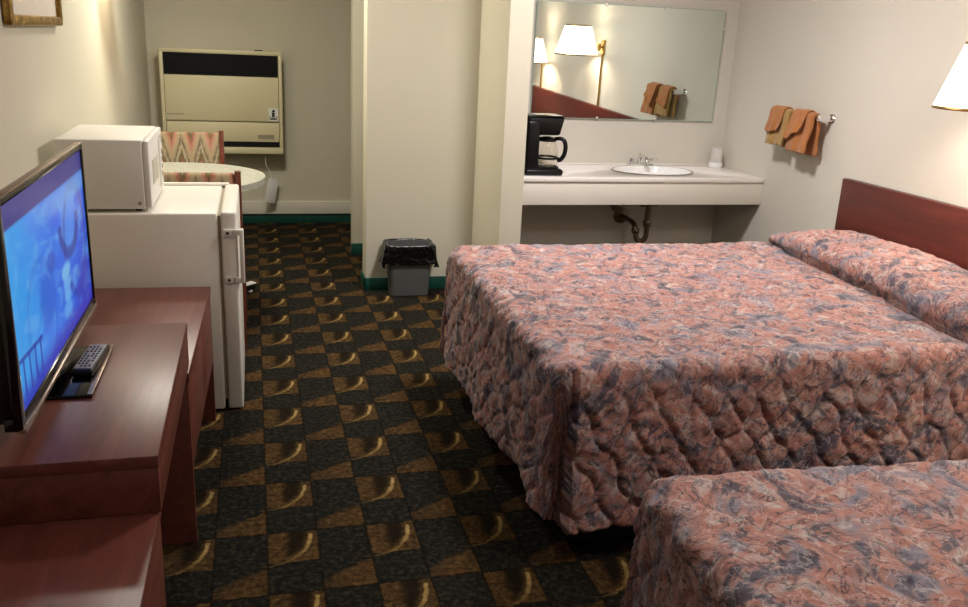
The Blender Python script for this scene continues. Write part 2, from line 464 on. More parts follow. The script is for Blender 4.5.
# ------------------------------------------------------------------ fridge + microwave
def fridge():
    t = thing('mini_fridge', 'white undercounter fridge beside the mahogany desk, microwave on its top', 'fridge', (-.70, -.943, 0))
    W, D, Hh = .552, .655, .818                             # local x depth (front +x), y width
    MB().box(0, W, 0, D, .008, Hh, .008, 3).build('cabinet', M_fridge, t)
    MB().box(W-.001, W+.012, .012, D-.012, .05, Hh-.01).build('gasket', M_gasket, t)
    d = MB().box(W+.012, W+.072, 0, D, .008, Hh+.004, .010, 3).build('door', M_fridge, t)
    h = MB()
    zc0, zc1 = .555, .745
    h.box(W+.020, W+.060, -.014, .002, zc0-.012, zc0+.016, .003); h.box(W+.020, W+.060, -.014, .002, zc1-.016, zc1+.012, .003)
    h.box(W+.05, W+.093, -.014, .0, zc1-.012, zc1+.012, .003); h.box(W+.05, W+.093, -.014, .0, zc0-.012, zc0+.012, .003)
    h.box(W+.079, W+.095, -.016, .014, zc0-.012, zc1+.012, .004)
    ho = h.build('handle', M_fridge, d)
    for z in (zc0+.002, zc1-.002):
        s = MB(); s.lathe([(.0055, 0), (.0055, .002), (.002, .003)], 12, axis=Matrix.Translation((W+.036, -.014, z)) @ Matrix.Rotation(PI/2, 4, 'X'))
        s.build('screw', M_satin, ho)
    MB().box(.03, W+.03, D-.03, D-.005, Hh, Hh+.012, .003).build('rear_rim', M_fridge, t)
    for x in (.05, W-.05):
        for y in (.05, D-.05):
            MB().lathe([(.018, 0), (.018, .009)], 12, x, y).build('foot', M_black, t)
fridge()
def microwave():
    t = thing('microwave_oven', 'white countertop microwave standing on the fridge', 'microwave', (-.70, -.925, .819))
    W, D, Hh = .298, .505, .268
    MB().box(0, W, 0, D, .012, Hh, .006, 3).build('case', M_micro, t)
    d = MB().box(W, W+.022, .002, D*.72, .014, Hh-.003, .006, 2).build('door', M_micro, t)
    MB().box(W+.0215, W+.024, .09, D*.55, .09, Hh-.085, .001).build('window', M_microwin, d)
    MB().box(W+.02, W+.03, D*.665, D*.70, .04, Hh-.03, .004).build('handle', M_micro, d)
    p = MB().box(W, W+.02, D*.73, D-.002, .014, Hh-.003, .005, 2).build('control_panel', M_micro, t)
    MB().box(W+.0195, W+.0215, D*.76, D*.95, .205, .24).build('display', M_microwin, p)
    for i in range(4):
        for j in range(3):
            MB().box(W+.0195, W+.0225, D*(.765+j*.065), D*(.765+j*.065)+.024, .07+i*.03, .088+i*.03, .001).build('button', M_gasket, p)
    for x in (.03, W-.03):
        for y in (.04, D-.04): MB().lathe([(.012, 0), (.012, .014)], 10, x, y).build('foot', M_satin, t)
    MB().lathe([(.007, 0), (.007, .003)], 10, axis=Matrix.Translation((W-.02, -.001, .035)) @ Matrix.Rotation(PI/2, 4, 'X')).build('vent_screw', M_gasket, t)
microwave()

# ------------------------------------------------------------------ mahogany case goods on the left wall
def desk():
    t = thing('writing_desk', 'mahogany desk between the fridge and the raised television platform', 'desk', (-.738, -1.90, 0), math.radians(-1.4))
    W, D = .536, .90
    MB().box(0, W, 0, D, .520, .550, .002).build('desktop', M_desk, t)
    MB().box(0, W-.02, .024, D-.024, .27, .519, .001).build('case', M_desk, t)
    for y0 in (.024, .452):
        MB().box(W-.02, W-.002, y0, y0+.424, .255, .518, .001).build('drawer', M_desk, t)
    for y in (0, D-.022): MB().box(0, W-.003, y, y+.022, 0, .5195, .001).build('side_panel', M_desk, t)
    MB().box(0, .015, .022, D-.022, .02, .27).build('back_panel', M_edge, t)
desk()
def dresser():
    t = thing('dresser', 'low mahogany dresser under the near end of the television platform', 'dresser', (-.74, -4.02, 0))
    W, D = .529, 1.38
    MB().box(0, W, 0, D, .522, .550, .002).build('top', M_desk, t)
    MB().box(0, W-.022, .002, D-.002, .06, .521, .001).build('case', M_desk, t)
    MB().box(.02, W-.05, .02, D-.02, 0, .06).build('plinth', M_edge, t)
    for y0 in (.01, .467, .924):
        for z0 in (.07, .297):
            MB().box(W-.022, W-.002, y0, y0+.446, z0, z0+.217, .002).build('drawer', M_desk, t)
dresser()
t = thing('television_platform', 'raised mahogany platform carrying the television, bridging desk and dresser', 'platform', (-.74, -2.685, .551))
MB().box(0, .535, 0, .85, .100, .127, .0025).build('top', M_desk, t)
MB().box(0, .534, .001, .022, 0, .1005, .001).build('end_panel', M_desk, t)
MB().box(0, .534, .828, .849, 0, .1005, .001).build('end_panel', M_desk, t)
MB().box(.513, .534, .022, .828, 0, .1005, .001).build('front_panel', M_desk, t)
MB().box(0, .018, .022, .828, 0, .1005, .001).build('back_panel', M_desk, t)

# ------------------------------------------------------------------ television and remote
def screen_mat():
    m = Mat('television_picture', (.01, .01, .02), .3, spec=.2)
    v = m.coord('UV'); u, w, _ = m.sep(v)
    n = m.noise(v, 4, 3, .5, .6); n2 = m.noise(v, 9, 3, .5, 1.2)
    g = u+(n-.5)*.5
    c = m.ramp(g, [(.05, srgb(54, 168, 250)), (.35, srgb(60, 140, 250)), (.6, srgb(42, 104, 240)), (.95, srgb(36, 88, 226))])
    c = m.mix(n2.smooth(.45, .7)*.5, c, srgb(110, 190, 255))
    def blob(c, cu, cw, ru, rw, col, a, soft=.35):
        e = (((u-cu+(n-.5)*.08)/ru)*((u-cu+(n-.5)*.08)/ru)+((w-cw)/rw)*((w-cw)/rw)).sqrt()
        return m.mix((1-e.smooth(1-soft, 1+soft))*a, c, col)
    def ring(c, cu, cw, ru, rw, th, col, a, top=False):
        e = (((u-cu)/ru)*((u-cu)/ru)+((w-cw)/rw)*((w-cw)/rw)).sqrt()
        f = (1-((e-1).abs()/th).smooth(.4, 1.2))*a
        if top: f = f*w.lt(cw)
        return m.mix(f, c, col)
    dark = srgb(44, 52, 150)
    c = blob(c, .72, .62, .10, .20, srgb(80, 150, 250), .8)
    c = ring(c, .72, .66, .13, .2, .22, dark, .75, True)         # hanging dark curve right of the middle
    c = ring(c, .80, .5, .16, .34, .12, dark, .5)
    c = blob(c, .63, .38, .055, .05, srgb(130, 200, 255), .9)
    c = blob(c, .63, .31, .05, .045, srgb(112, 186, 255), .9)
    c = blob(c, .62, .24, .045, .04, srgb(112, 186, 255), .9)
    c = blob(c, .60, .16, .06, .05, srgb(100, 176, 255), .8)
    c = blob(c, .45, .52, .05, .06, srgb(48, 70, 190), .6)
    c = blob(c, .36, .36, .09, .16, srgb(42, 96, 220), .7)
    c = ring(c, .30, .30, .16, .30, .10, srgb(30, 70, 190), .22)
    c = blob(c, .90, .20, .12, .14, srgb(50, 54, 190), .7)
    for k in range(4):                                              # bars low on the left
        cu = .06+k*.06
        c = m.mix(((u-cu).abs().lt(.008))*w.lt(.24)*w.gt(.05)*.8, c, srgb(20, 50, 170))
    c = m.mix((w-.25+u*.12).abs().lt(.012)*u.lt(.27)*.8, c, srgb(20, 50, 170))
    c = m.mix((w-.80-u*.02).abs().smooth(.09, .02)*u.smooth(.1, .8)*.6, c, srgb(120, 180, 240))
    c = m.mix(w.smooth(.865, .885), c, srgb(58, 54, 140))
    c = m.mix(w.smooth(.16, .02)*.9, c, srgb(52, 40, 190))
    m.nt.links.new(c, m.b.inputs['Emission Color']); m.b.inputs['Emission Strength'].default_value = .40
    return m
def television():
    t = thing('television', 'black flat-panel television showing a blue picture on its low stand', 'television', (-.47, -2.235, .6785))
    y0, y1, z0, z1 = -.417, .425, .052, .505             # panel, local; screen faces +x
    MB().box(-.03, .008, y0+.01, y1-.01, z0+.012, z1-.05, .008).box(-.055, -.028, y0+.12, y1-.12, z0+.06, z1-.16, .012).build('housing', M_black, t)
    f = MB(); a = .022
    f.box(.003, .022, y0, y0+a, z0, z1, .004); f.box(.003, .022, y1-.014, y1, z0, z1, .004)
    f.box(-.014, .0215, y0+.002, y1-.002, z0, z0+.028, .004); f.box(.003, .0215, y0+.002, y1-.002, z1-.016, z1-.001, .004)
    fo = f.build('bezel', M_glossblack, t)
    MB().box(.004, .0235, y0, y1, z1-.0015, z1+.004, .002).build('top_trim', M_steel, fo)
    MB().box(.012, .026, y0, y1, z0-.003, z0+.007, .002).build('bottom_trim', M_steel, fo)
    s = MB(); s.grid([[(.0165, y0+a-.001, z0+.026), (.0165, y0+a-.001, z1-.015)], [(.0165, y1-.013, z0+.026), (.0165, y1-.013, z1-.015)]])
    uvl = s.bm.loops.layers.uv.new('UVMap')
    for fc in s.bm.faces:
        for l in fc.loops: l[uvl].uv = ((l.vert.co.y-(y0+a))/(y1-y0-a-.013), (l.vert.co.z-z0-.026)/(z1-z0-.041))
    s.build('screen', screen_mat(), t)
    MB().box(-.10, .096, -.135, .20, 0, .009, .003).build('stand_base', M_glossblack, t)
    MB().box(.084, .0965, -.135, .20, .0085, .0105, .0008).build('base_edge', M_steel, t)
    MB().lathe([(.045, .009), (.03, .02), (.026, .03), (.026, .09)], 24, -.02, .02, sx=.6, sy=1.6).build('neck', M_glossblack, t)
television()
def remote():
    t = thing('remote_control', 'black remote control lying on the television stand base', 'remote', (-.406, -2.175, .6897), math.radians(-4))
    MB().box(-.024, .024, -.092, .092, .0, .020, .006, 3).build('shell', M_black, t)
    MB().box(-.020, .020, -.084, .082, .0195, .0212, .0006).build('keypad', Mat('grey_keypad', srgb(128, 126, 132), .5), t)
    for i in range(9):
        for j in range(4):
            MB().box(-.017+j*.009, -.0115+j*.009, -.074+i*.0165, -.066+i*.0165, .0208, .0228, .001).build('key', M_satin if (i*5+j*3) % 7 else M_gasket, t)
remote()

# ------------------------------------------------------------------ picture frame top left
t = thing('picture_frame', 'gilt framed picture hanging on the left wall above the television', 'picture frame', (XL, -.80, 1.472))
W2, FH = .405, .62
fr = MB()
fr.box(.002, .028, -W2, W2, 0, .034, .008); fr.box(.002, .028, -W2, W2, FH-.034, FH, .008)
fr.box(.002, .0285, -W2, -W2+.04, .015, FH-.015, .008); fr.box(.002, .0285, W2-.04, W2, .015, FH-.015, .008)
fr.build('frame', M_gold, t)
MB().box(.002, .012, -W2+.035, W2-.035, .03, FH-.03).build('mat_board', M_mat, t)

# ------------------------------------------------------------------ wastebasket
def bin_():
    t = thing('wastebasket', 'grey plastic wastebasket against the wall, black bag folded over its rim', 'wastebasket', (.873, .667, 0))
    b = MB()
    def ring(hx, hy, z, r=.03, n=6):
        p = []
        for cx, cy, a in ((hx-r, hy-r, 0), (-hx+r, hy-r, 90), (-hx+r, -hy+r, 180), (hx-r, -hy+r, 270)):
            p += [(x, y, z) for x, y in arc(cx, cy, r, a, a+90, n)]
        return p
    R = [ring(.112, .062, 0), ring(.116, .065, .004), ring(.134, .074, .300), ring(.138, .077, .302), ring(.138, .077, .312), ring(.130, .070, .312), ring(.112, .060, .01)]
    n = len(R[0])
    b.grid([[R[k][i] for k in range(len(R))] for i in range(n)], True)
    b.bm.faces.new([b.bm.verts.new(p) for p in R[0]][::-1]); b.bm.faces.new([b.bm.verts.new(p) for p in R[-1]])
    b.build('bucket', M_grey, t)
    g = MB(); rows = []; rnd = random.Random(3)
    prof = [(-.03, .15), (-.012, .27), (-.008, .308), (.002, .320), (.011, .316), (.016, .285), (.020, .25), (.022, .215), (.024, .192)]
    base_ring = ring(.138, .077, 0, .03, 10); N = len(base_ring)
    for i, (x, y, _) in enumerate(base_ring):
        L = math.hypot(x, y); dx, dy = x/L, y/L; row = []
        for k, (o, z) in enumerate(prof):
            f = max(0, k-3)/5
            w = (.25+f)*(.007*math.sin(i*.9+k)+.006*math.sin(i*2.3-k*1.7)+rnd.uniform(-.005, .005))
            zz = z-f*(.014*math.sin(i*.31+1)+.008*math.sin(i*.83))+(.007*math.sin(i*1.3)+rnd.uniform(-.004, .004) if k >= 2 else 0)
            o2 = min(o+w, .0125 if y > .06 else .1)
            row.append((x+dx*o2*1.15, min(y+dy*o2, .0885), zz))
        rows.append(row)
    g.grid(rows, True); o = g.build('bag', M_bag, t, angle=80)
    md = o.modifiers.new('s', 'SUBSURF'); md.levels = 1; md.render_levels = 1
bin_()

# ------------------------------------------------------------------ vanity: counter, basin, tap, pipework
CX, CY, RA, RB = 2.29, .425, .25, .185
def counter():
    t = thing('vanity_counter', 'white laminate vanity counter built between alcove walls', 'counter', (1.405, .16, 0))
    W = XR-1.405; D = .52
    b = MB(); b.box(.001, W-.001, -.006, D-.001, .766, .79, .004)
    top = b.build('countertop', M_counter, t)
    cut = MB(); cut.lathe([(1., .70), (1., .85)], 48, CX-1.405, CY-.16, sx=RA-.012, sy=RB-.012)
    bmesh.ops.recalc_face_normals(cut.bm, faces=cut.bm.faces)
    co = cut.build('cutter', M_counter)
    co.location = (1.405, .16, 0)
    md = top.modifiers.new('hole', 'BOOLEAN'); md.operation = 'DIFFERENCE'; md.object = co; md.solver = 'EXACT'
    bpy.context.view_layer.update()
    me = bpy.data.meshes.new_from_object(top.evaluated_get(bpy.context.evaluated_depsgraph_get()))
    top.modifiers.clear(); top.data = me; bpy.data.objects.remove(co)
    MB().box(.001, W-.001, .004, .024, .636, .7655, .002).build('fascia', M_fascia, t)
    MB().box(.001, W-.001, D-.024, D-.003, .66, .7655).build('wall_cleat', M_fascia, t)
    MB().box(.001, W-.001, D-.012, D-.001, .7905, .80, .002).build('back_lip', M_counter, t)
counter()
def basin():
    t = thing('wash_basin', 'oval white basin with a metal ring set into the counter', 'sink', (CX, CY, .791))
    MB().lathe([(.985, -.001), (1.012, -.001), (1.015, .003), (1.0, .006), (.972, .005), (.958, .0)], 64, sx=RA, sy=RB, cap=False).build('rim_ring', M_rimring, t)
    MB().lathe([(.975, .004), (.955, .006), (.93, .002), (.90, -.02), (.83, -.07), (.68, -.115), (.42, -.14), (.12, -.147), (.10, -.150), (.10, -.158), (.45, -.152), (.72, -.127), (.88, -.08), (.94, -.02), (.947, -.001)], 64, sx=RA, sy=RB, cap=False).build('bowl', M_porc, t)
    MB().lathe([(.022, -.1585), (.026, -.147), (.022, -.143), (.008, -.146)], 24).build('drain', M_chrome, t)
basin()
def faucet():
    t = thing('faucet', 'small chrome faucet behind the basin', 'faucet', (2.30, .632, .7905))
    MB().box(-.078, .078, -.025, .022, 0, .018, .006, 3).build('deck_plate', M_chrome, t)
    MB().tube(catmull([(0, 0, .01), (0, -.005, .05), (0, -.045, .062), (0, -.09, .05), (0, -.098, .034)], 6), [.017]*6+[.014]*19, 14).build('spout', M_chrome, t)
    for s in (-1, 1):
        MB().lathe([(.018, .016), (.019, .03), (.016, .045), (.008, .049)], 18, s*.056, 0).build('handle_hub', M_chrome, t)
        MB().tube([(s*.056, -.012, .04), (s*.07, -.035, .047), (s*.085, -.058, .05)], [.007, .008, .006], 10).build('handle', M_chrome, t)
    MB().tube([(0, .012, .01), (0, .012, .07)], .003, 8).lathe([(.001, .066), (.006, .07), (.006, .076), (.001, .08)], 12, 0, .012).build('lift_rod', M_chrome, t)
faucet()
def trap():
    t = thing('drain_trap', 'dark metal drain trap and supply valve under the counter', 'pipe', (CX, CY, 0))
    MB().lathe([(.030, .615), (.030, .595), (.022, .585), (.0175, .585), (.0175, .46)], 20).build('tailpiece', M_dkmetal, t)
    MB().lathe([(.024, .455), (.026, .46), (.026, .485), (.024, .49)], 10).build('slip_nut', M_dkmetal, t)
    p = catmull([(0, 0, .47), (0, 0, .40), (-.012, .004, .368), (-.033, .012, .360), (-.052, .02, .374), (-.06, .03, .42), (-.062, .05, .455), (-.064, .12, .468), (-.065, .253, .470)], 6)
    MB().tube(p, .016, 14).build('bend', M_dkmetal, t)
    MB().lathe([(.022, .405), (.025, .41), (.025, .430), (.022, .435)], 10, -.059, .03).build('slip_nut', M_dkmetal, t)
    MB().lathe([(.05, 0), (.048, .008), (.02, .014)], 24, axis=Matrix.Translation((-.065, .2545, .470)) @ Matrix.Rotation(PI/2, 4, 'X')).build('wall_flange', M_dkmetal, t)
    MB().box(-.055, .055, -.012, .012, .575, .60, .004).build('bracket', M_dkmetal, t)
    v = MB(); v.tube([(-.135, .2545, .535), (-.135, .19, .535)], .011, 12).lathe([(.02, .515), (.024, .535), (.02, .56)], 14, -.135, .185)
    v.tube([(-.135, .185, .535), (-.135, .13, .535)], .009, 10); vo = v.build('valve', M_dkmetal, t)
    MB().lathe([(.004, 0), (.028, .002), (.028, .010), (.004, .012)], 12, axis=Matrix.Translation((-.135, .13, .535)) @ Matrix.Rotation(PI/2, 4, 'X') @ Matrix.Scale(.7, 4, (0, 1, 0))).build('valve_handle', M_dkmetal, vo)
    MB().tube(catmull([(-.135, .185, .55), (-.12, .18, .57), (-.08, .17, .535), (-.05, .18, .56), (-.05, .2, .70)], 6), .006, 8).build('supply_tube', M_chrome, vo)
trap()
def coffee():
    t = thing('coffee_maker', 'black drip coffee maker at the left end of the vanity counter', 'coffee maker', (1.535, .30, .7905))
    # local: tower at -x, carafe towards +x
    MB().box(-.105, .115, -.095, .095, 0, .036, .014, 3).build('base', M_coffee, t)
    MB().lathe([(.07, .036), (.072, .040), (.06, .042)], 32, .042, 0).build('hot_plate', M_satin, t)
    MB().box(-.105, -.03, -.092, .092, .03, .30, .016, 3).build('tank', M_coffee, t)
    h = MB(); A = [(-.06, .22), (.085, .22), (.108, .315), (-.104, .315)]
    h.prism([(x, z) for x, z in A], -.088, .088, 'xz', .012); h.build('brew_head', M_coffee, t)
    MB().box(-.10, .105, -.085, .085, .313, .325, .006, 3).build('lid', M_glossblack, t)
    ca = MB()
    ca.lathe([(.052, .044), (.062, .05), (.066, .08), (.062, .13), (.050, .17), (.047, .182), (.044, .182), (.047, .168), (.059, .13), (.063, .08), (.059, .053), (.05, .047)], 36, .042, 0)
    co = ca.build('carafe', M_glass, t)
    MB().lathe([(.0665, .084), (.0675, .086), (.0675, .094), (.0665, .096)], 36, .042, 0, cap=False).build('band', M_satin, co)
    MB().lathe([(.048, .180), (.052, .184), (.050, .198), (.02, .206)], 30, .042, 0).build('carafe_lid', M_coffee, co)
    p = catmull([(.080, -.02, .196), (.115, -.045, .196), (.130, -.055, .165), (.128, -.055, .12), (.115, -.045, .088), (.100, -.03, .078)], 6)
    MB().tube(p, [.011]*8+[.0125]*(len(p)-8), 12).build('handle', M_coffee, co)
coffee()
t = thing('water_glass', 'wrapped clear tumbler upside down in the counter corner by the right wall', 'tumbler', (2.80, .60, .7905))
MB().lathe([(.040, 0), (.041, .004), (.034, .115), (.031, .121), (.028, .119), (.037, .005)], 28).build('tumbler', M_cup, t)
MB().lathe([(.0405, .0), (.043, .03), (.041, .034), (.039, .03)], 28, cap=False).build('paper_band', M_paper, t)

# ------------------------------------------------------------------ mirror
def mirror():
    t = thing('wall_mirror', 'frameless rectangular mirror above the vanity counter', 'mirror', (1.585, .668, 1.07))
    W, Hh = 1.188, .652
    MB().box(0, W, -.003, .003, 0, Hh).build('mirror_plate', M_mirror, t)
    MB().box(-.003, 0, -.003, .003, 0, Hh).box(W, W+.003, -.003, .003, 0, Hh).box(-.003, W+.003, -.003, .003, -.003, 0).box(-.003, W+.003, -.003, .003, Hh, Hh+.003).build('glass_edge', M_glassedge, t)
    for x, z in ((.42, 0), (.80, 0), (W, .55), (.42, Hh), (.8, Hh)):
        MB().box(x-.008, x+.008, -.007, .004, z-.010, z+.010, .002).build('clip', M_chrome, t)
    t.rotation_euler = (MIR_TILT, 0, MIR_YAW)
MIR_TILT, MIR_YAW = math.radians(1.0), 0.
mirror()

# ------------------------------------------------------------------ towel bar and towels
bx = XR-.075; bz = 1.187
t = thing('towel_bar', 'chrome towel bar on the right wall holding orange towels', 'towel bar', (XR, -.165, bz))
MB().tube([(-.075, -.215, 0), (-.075, .215, 0)], .008, 12).build('bar', M_chrome, t)
for s in (-1, 1):
    MB().box(-.088, -.001, s*.215-.011, s*.215+.011, -.016, .016, .005).lathe([(.026, .001), (.022, .008)], 18, axis=Matrix.Translation((0, s*.215, 0)) @ Matrix.Rotation(-PI/2, 4, 'Y')).build('bracket', M_chrome, t)
def towel(name, label, cat, y0, y1, Lf, Lb, off, th, mat, slant=0., group=None, flare=.02, seed=1):
    """hanging cloth over the bar: an inverted U of outside radius off+th; lengths of the front and back falls"""
    o = MB(); ny = 17; rows = []
    cy = (y0+y1)/2; L0 = max(Lf, Lb)
    for i in range(ny):
        f = i/(ny-1); y = y0+(y1-y0)*f
        lf = Lf+slant*(f-.5)*2-(.018*max(0, abs(f-.5)*2-.75)/.25 if slant else 0); lb = Lb
        ro = off+th; ri = off
        pts = []
        wob = .006*math.sin(f*9+seed)+.004*math.sin(f*17+2*seed)
        def fall(s, L, r, n=7):
            return [(s*(r+(flare if s < 0 else flare*.35)*(k/n)+wob*(k/n)*(1 if s < 0 else .2)), -L*k/n) for k in range(1, n+1)]
        top_o = [(ro*math.cos(a), ro*math.sin(a)) for a in np.linspace(0, PI, 9)]
        top_i = [(ri*math.cos(a), ri*math.sin(a)) for a in np.linspace(PI, 0, 9)]
        outer = fall(1, lb, ro)[::-1]+top_o+fall(-1, lf, ro)
        inner = fall(-1, lf, ri)[::-1]+top_i+fall(1, lb, ri)
        loop = outer+inner
        ed = .006*(1-min(1, f*8))-.006*(1-min(1, (1-f)*8))
        rr = []
        for q, p in enumerate(loop):
            out = q < len(outer)
            hang = min(1, max(0, -p[1]/.05)); lw = min(1, abs(p[1])/max(L0, .01))
            a = .0045*float(fbm(np.array(y*26+seed*3.1), np.array(p[1]*22+(5 if p[0] > 0 else 0)), 3))*hang
            e2 = .007*float(vnoise(np.array(p[1]*25+seed), np.array(f*3+seed)))*hang
            rr.append((p[0]+(a if p[0] < 0 else a*.3), y-cy+e2*(1 if f > .5 else -1)*(abs(f-.5)*2), p[1]+.006*float(vnoise(np.array(y*30+seed), np.array(seed*2.)))*lw))
        rows.append(rr)
    nn = len(rows[0])
    V = [[o.bm.verts.new(p) for p in r] for r in rows]
    for i in range(ny-1):
        for k in range(nn): o.bm.faces.new((V[i][k], V[i][(k+1) % nn], V[i+1][(k+1) % nn], V[i+1][k]))
    m = len(outer)
    for i in (0, ny-1):
        for k in range(m-1): o.bm.faces.new((V[i][k], V[i][k+1], V[i][nn-2-k], V[i][nn-1-k]))
    ob = o.build(name, mat, None, (bx, cy, bz), angle=70)
    md = ob.modifiers.new('s', 'SUBSURF'); md.levels = 1; md.render_levels = 1
    tag(ob, label, cat, group); return ob
towel('hand_towel', 'tan hand towel on the bar nearest the vanity counter', 'towel', -.150, .036, .175, .185, .009, .017, M_tan, 0, 'hand towels on the bar', .018, 1)
towel('hand_towel', 'orange hand towel on the bar, farther from the vanity counter', 'towel', -.362, -.180, .185, .20, .009, .017, M_orange, 0, 'hand towels on the bar', .03, 2.2)
towel('washcloth', 'orange washcloth folded over the tan hand towel', 'washcloth', -.105, .025, .105, .07, .0275, .009, M_orange, .012, 'washcloths on the bar', .022, 3)
towel('washcloth', 'orange washcloth folded over the orange hand towel', 'washcloth', -.31, -.186, .105, .07, .0275, .009, M_orange, .03, 'washcloths on the bar', .036, 4)

# ------------------------------------------------------------------ headboard and beds
hb = MB().box(XR-.045, XR-.004, -4.44, -.60, .30, .915, .003)
tag(hb.build('headboard', M_head), 'long cherry wood headboard panel fixed to the right wall behind the beds', 'headboard')

XF, XH, YN, YO, ZT = .79, 2.822, -2.245, -.745, .64
def bedspread_mesh():
    r, D = .05, .53
    xi, yn, yo = XF+r, YN+r, YO-r
    st = .0068
    Us = np.concatenate([np.linspace(xi-D, xi, int(D/st)), np.arange(xi+st, XH+.115, st)])
    Vs = np.concatenate([np.linspace(yn-D, yn, int(D/st)), np.arange(yn+st, yo, st), np.linspace(yo, yo+D, int(D/st))])
    # one extra column right at the free edge of the near corner flap
    U, V = np.meshgrid(Us, Vs, indexing='ij')
    dx = np.maximum(0, xi-U); dn = np.maximum(0, yn-V); df = np.maximum(0, V-yo); dy = np.maximum(dn, df); sy = np.where(dn > 0, -1., 1.)
    a = dx/D; b = dy/D; mxab = np.maximum(np.maximum(a, b), 1e-9); e = np.maximum(a, b)*D*(1-np.where((dx > 0) & (dy > 0), .05*np.minimum(a, b)/mxab, 0))
    th = np.where(a >= b, .5*b/mxab, 1-.5*a/mxab)*PI/2
    q = r*PI/2
    flare = .03
    hh = np.where(e < q, r*np.sin(np.minimum(e, q)/r), r+flare*(e-q))
    gg = np.where(e < q, r*(1-np.cos(np.minimum(e, q)/r)), r+(e-q)*.998)
    cu, su = np.cos(th), np.sin(th)
    x = np.where(dx > 0, xi-hh*cu, U); y = np.where(dy > 0, np.where(dn > 0, yn, yo)+sy*hh*su, V)
    x = np.where((dx == 0), U, x); y = np.where(dy == 0, V, y)
    z = ZT-gg
    # pillow roll towards the head
    prof = np.array(catmull([(-.10, 0), (-.05, -.001), (.0, -.010), (.016, -.022), (.002, .012), (-.012, .045), (.0, .085), (.05, .113), (.14, .124), (.26, .116), (.38, .085), (.46, .05), (.52, .03)], 10))
    seg = np.r_[0, np.cumsum(np.hypot(*np.diff(prof, axis=0).T))]
    tt = np.clip((V-YN)/(YO-YN), 0, 1)
    xc = 2.205+(2.345-2.205)*tt+.012*np.sin(V*7)
    s = U-xc+.10
    px = np.interp(s, seg, prof[:, 0]); pz = np.interp(s, seg, prof[:, 1])
    w = sstep(-.14, .05, yo+.03-V)*sstep(0, .2, V-yn+.1)
    lump = (1+.10*fbm(U*4, V*3.1, 2))*(.42+.58*sstep(-.02, .34, yo-V))
    on = (s > 0)
    x = np.where(on & (dx == 0), x*(1-w)+(xc+px)*w, x); z = np.where(on, z+pz*w*lump*(1-np.minimum(1, e/.2)), z)
    x = np.minimum(x, XH)
    # outward normal of the plain form
    ph = np.minimum(e/r, PI/2); nx = -np.sin(ph)*cu*(dx > 0); ny = np.sin(ph)*np.where(dy > 0, np.where(dx > 0, su, 1.), 0)*sy; nz = np.cos(ph)
    nx = np.where((dx > 0) & (dy == 0), -np.sin(ph), nx)
    drop = np.clip((e-q)/(D-q), 0, 1); side = e > q*.5
    # quilting: wandering ogee channels
    jx = .022*fbm(U*7, V*7, 2)+.005*fbm(U*40, V*40, 1); jy = .045*fbm(U*6+40, V*6+17, 2)
    qa, qb = U+jx, V+jy
    kw, kh = .056, .165
    dmin = np.full_like(U, 9.)
    k0 = np.floor(qa/kw)
    for dk in (-1, 0, 1, 2):
        k = k0+dk; sg = np.where(k % 2 == 0, 1., -1.)
        xk = k*kw+sg*kw*.44*np.sin(2*PI*qb/kh); sl = kw*.44*2*PI/kh*np.cos(2*PI*qb/kh)
        dmin = np.minimum(dmin, np.abs(qa-xk)/np.sqrt(1+sl*sl))
    puff = np.sqrt(1-np.exp(-(dmin/.011)**2))
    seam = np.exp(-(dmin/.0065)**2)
    amp = .0042+np.where(dx > 0, .0050, .0110)*sstep(.0, .28, drop)
    disp = puff*amp-amp
    disp += np.where(side, .0055, .0042)*fbm(U*20+.5*V*20, V*24, 3)+np.where(side, .003, .0)*np.exp(-(dmin/.016)**2)*vnoise(U*90, V*90)+.004*fbm(U*5, V*5, 2)*(1-drop)
    # drape folds
    along = np.where(dx > 0, V, U)
    disp += drop**1.3*(.012*np.sin(along*11+2.3*fbm(U*1.7, V*1.7, 1))+.010*fbm(along*4, along*0+3.3, 2))
    # corner: cloth tucked inward beside the flap, flap lying over it
    flapedge = xi+.004+0*drop
    nearcorner = (dx > 0) & (dn > 0)
    tf = th/(PI/2)
    tuck = np.where(nearcorner, sstep(.15, .8, tf), np.where((dn > 0) & (U <= flapedge), 1., 0))*np.minimum(1, drop*1.5)
    disp -= .045*tuck
    disp -= np.where(dx > 0, .035*drop*np.exp(-((V-yn)/.25)**2), 0)
    disp += np.where((dx > 0), .030*drop*np.sin((V*.8+drop*.6)*16)*np.exp(-((V-(yn+.02))/.30)**2)*np.where(dn > 0, .9, 1), 0)
    fl = (dn > 0) & (U > flapedge)
    disp += np.where(fl, .022*np.exp(-((U-flapedge)/.10))*np.minimum(1, dn/.08)+.006*np.minimum(1, dn/.06), 0)
    zz_h = np.where(side, .010*fbm(along*3, along*0+9, 2)*drop, 0)
    x = x+nx*disp; y = y+ny*disp; z = z+nz*disp+zz_h
    x = np.minimum(x, XH)
    nu, nv = U.shape
    co = np.stack([x, y, z], -1).reshape(-1, 3)
    idx = np.arange(nu*nv).reshape(nu, nv)
    F = np.stack([idx[:-1, :-1], idx[1:, :-1], idx[1:, 1:], idx[:-1, 1:]], -1).reshape(-1, 4)
    me = bpy.data.meshes.new('bedspread')
    me.from_pydata((co-np.array([1.8, -1.49, 0])).tolist(), [], F.tolist())
    uv = me.uv_layers.new(name='cloth')
    uvc = np.stack([U, V], -1).reshape(-1, 2)
    li = np.empty(len(me.loops), dtype=np.int32); me.loops.foreach_get('vertex_index', li)
    uv.data.foreach_set('uv', uvc[li].astype(np.float32).ravel())
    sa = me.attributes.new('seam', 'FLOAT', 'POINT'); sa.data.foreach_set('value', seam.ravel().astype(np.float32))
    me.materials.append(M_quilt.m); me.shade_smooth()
    return me
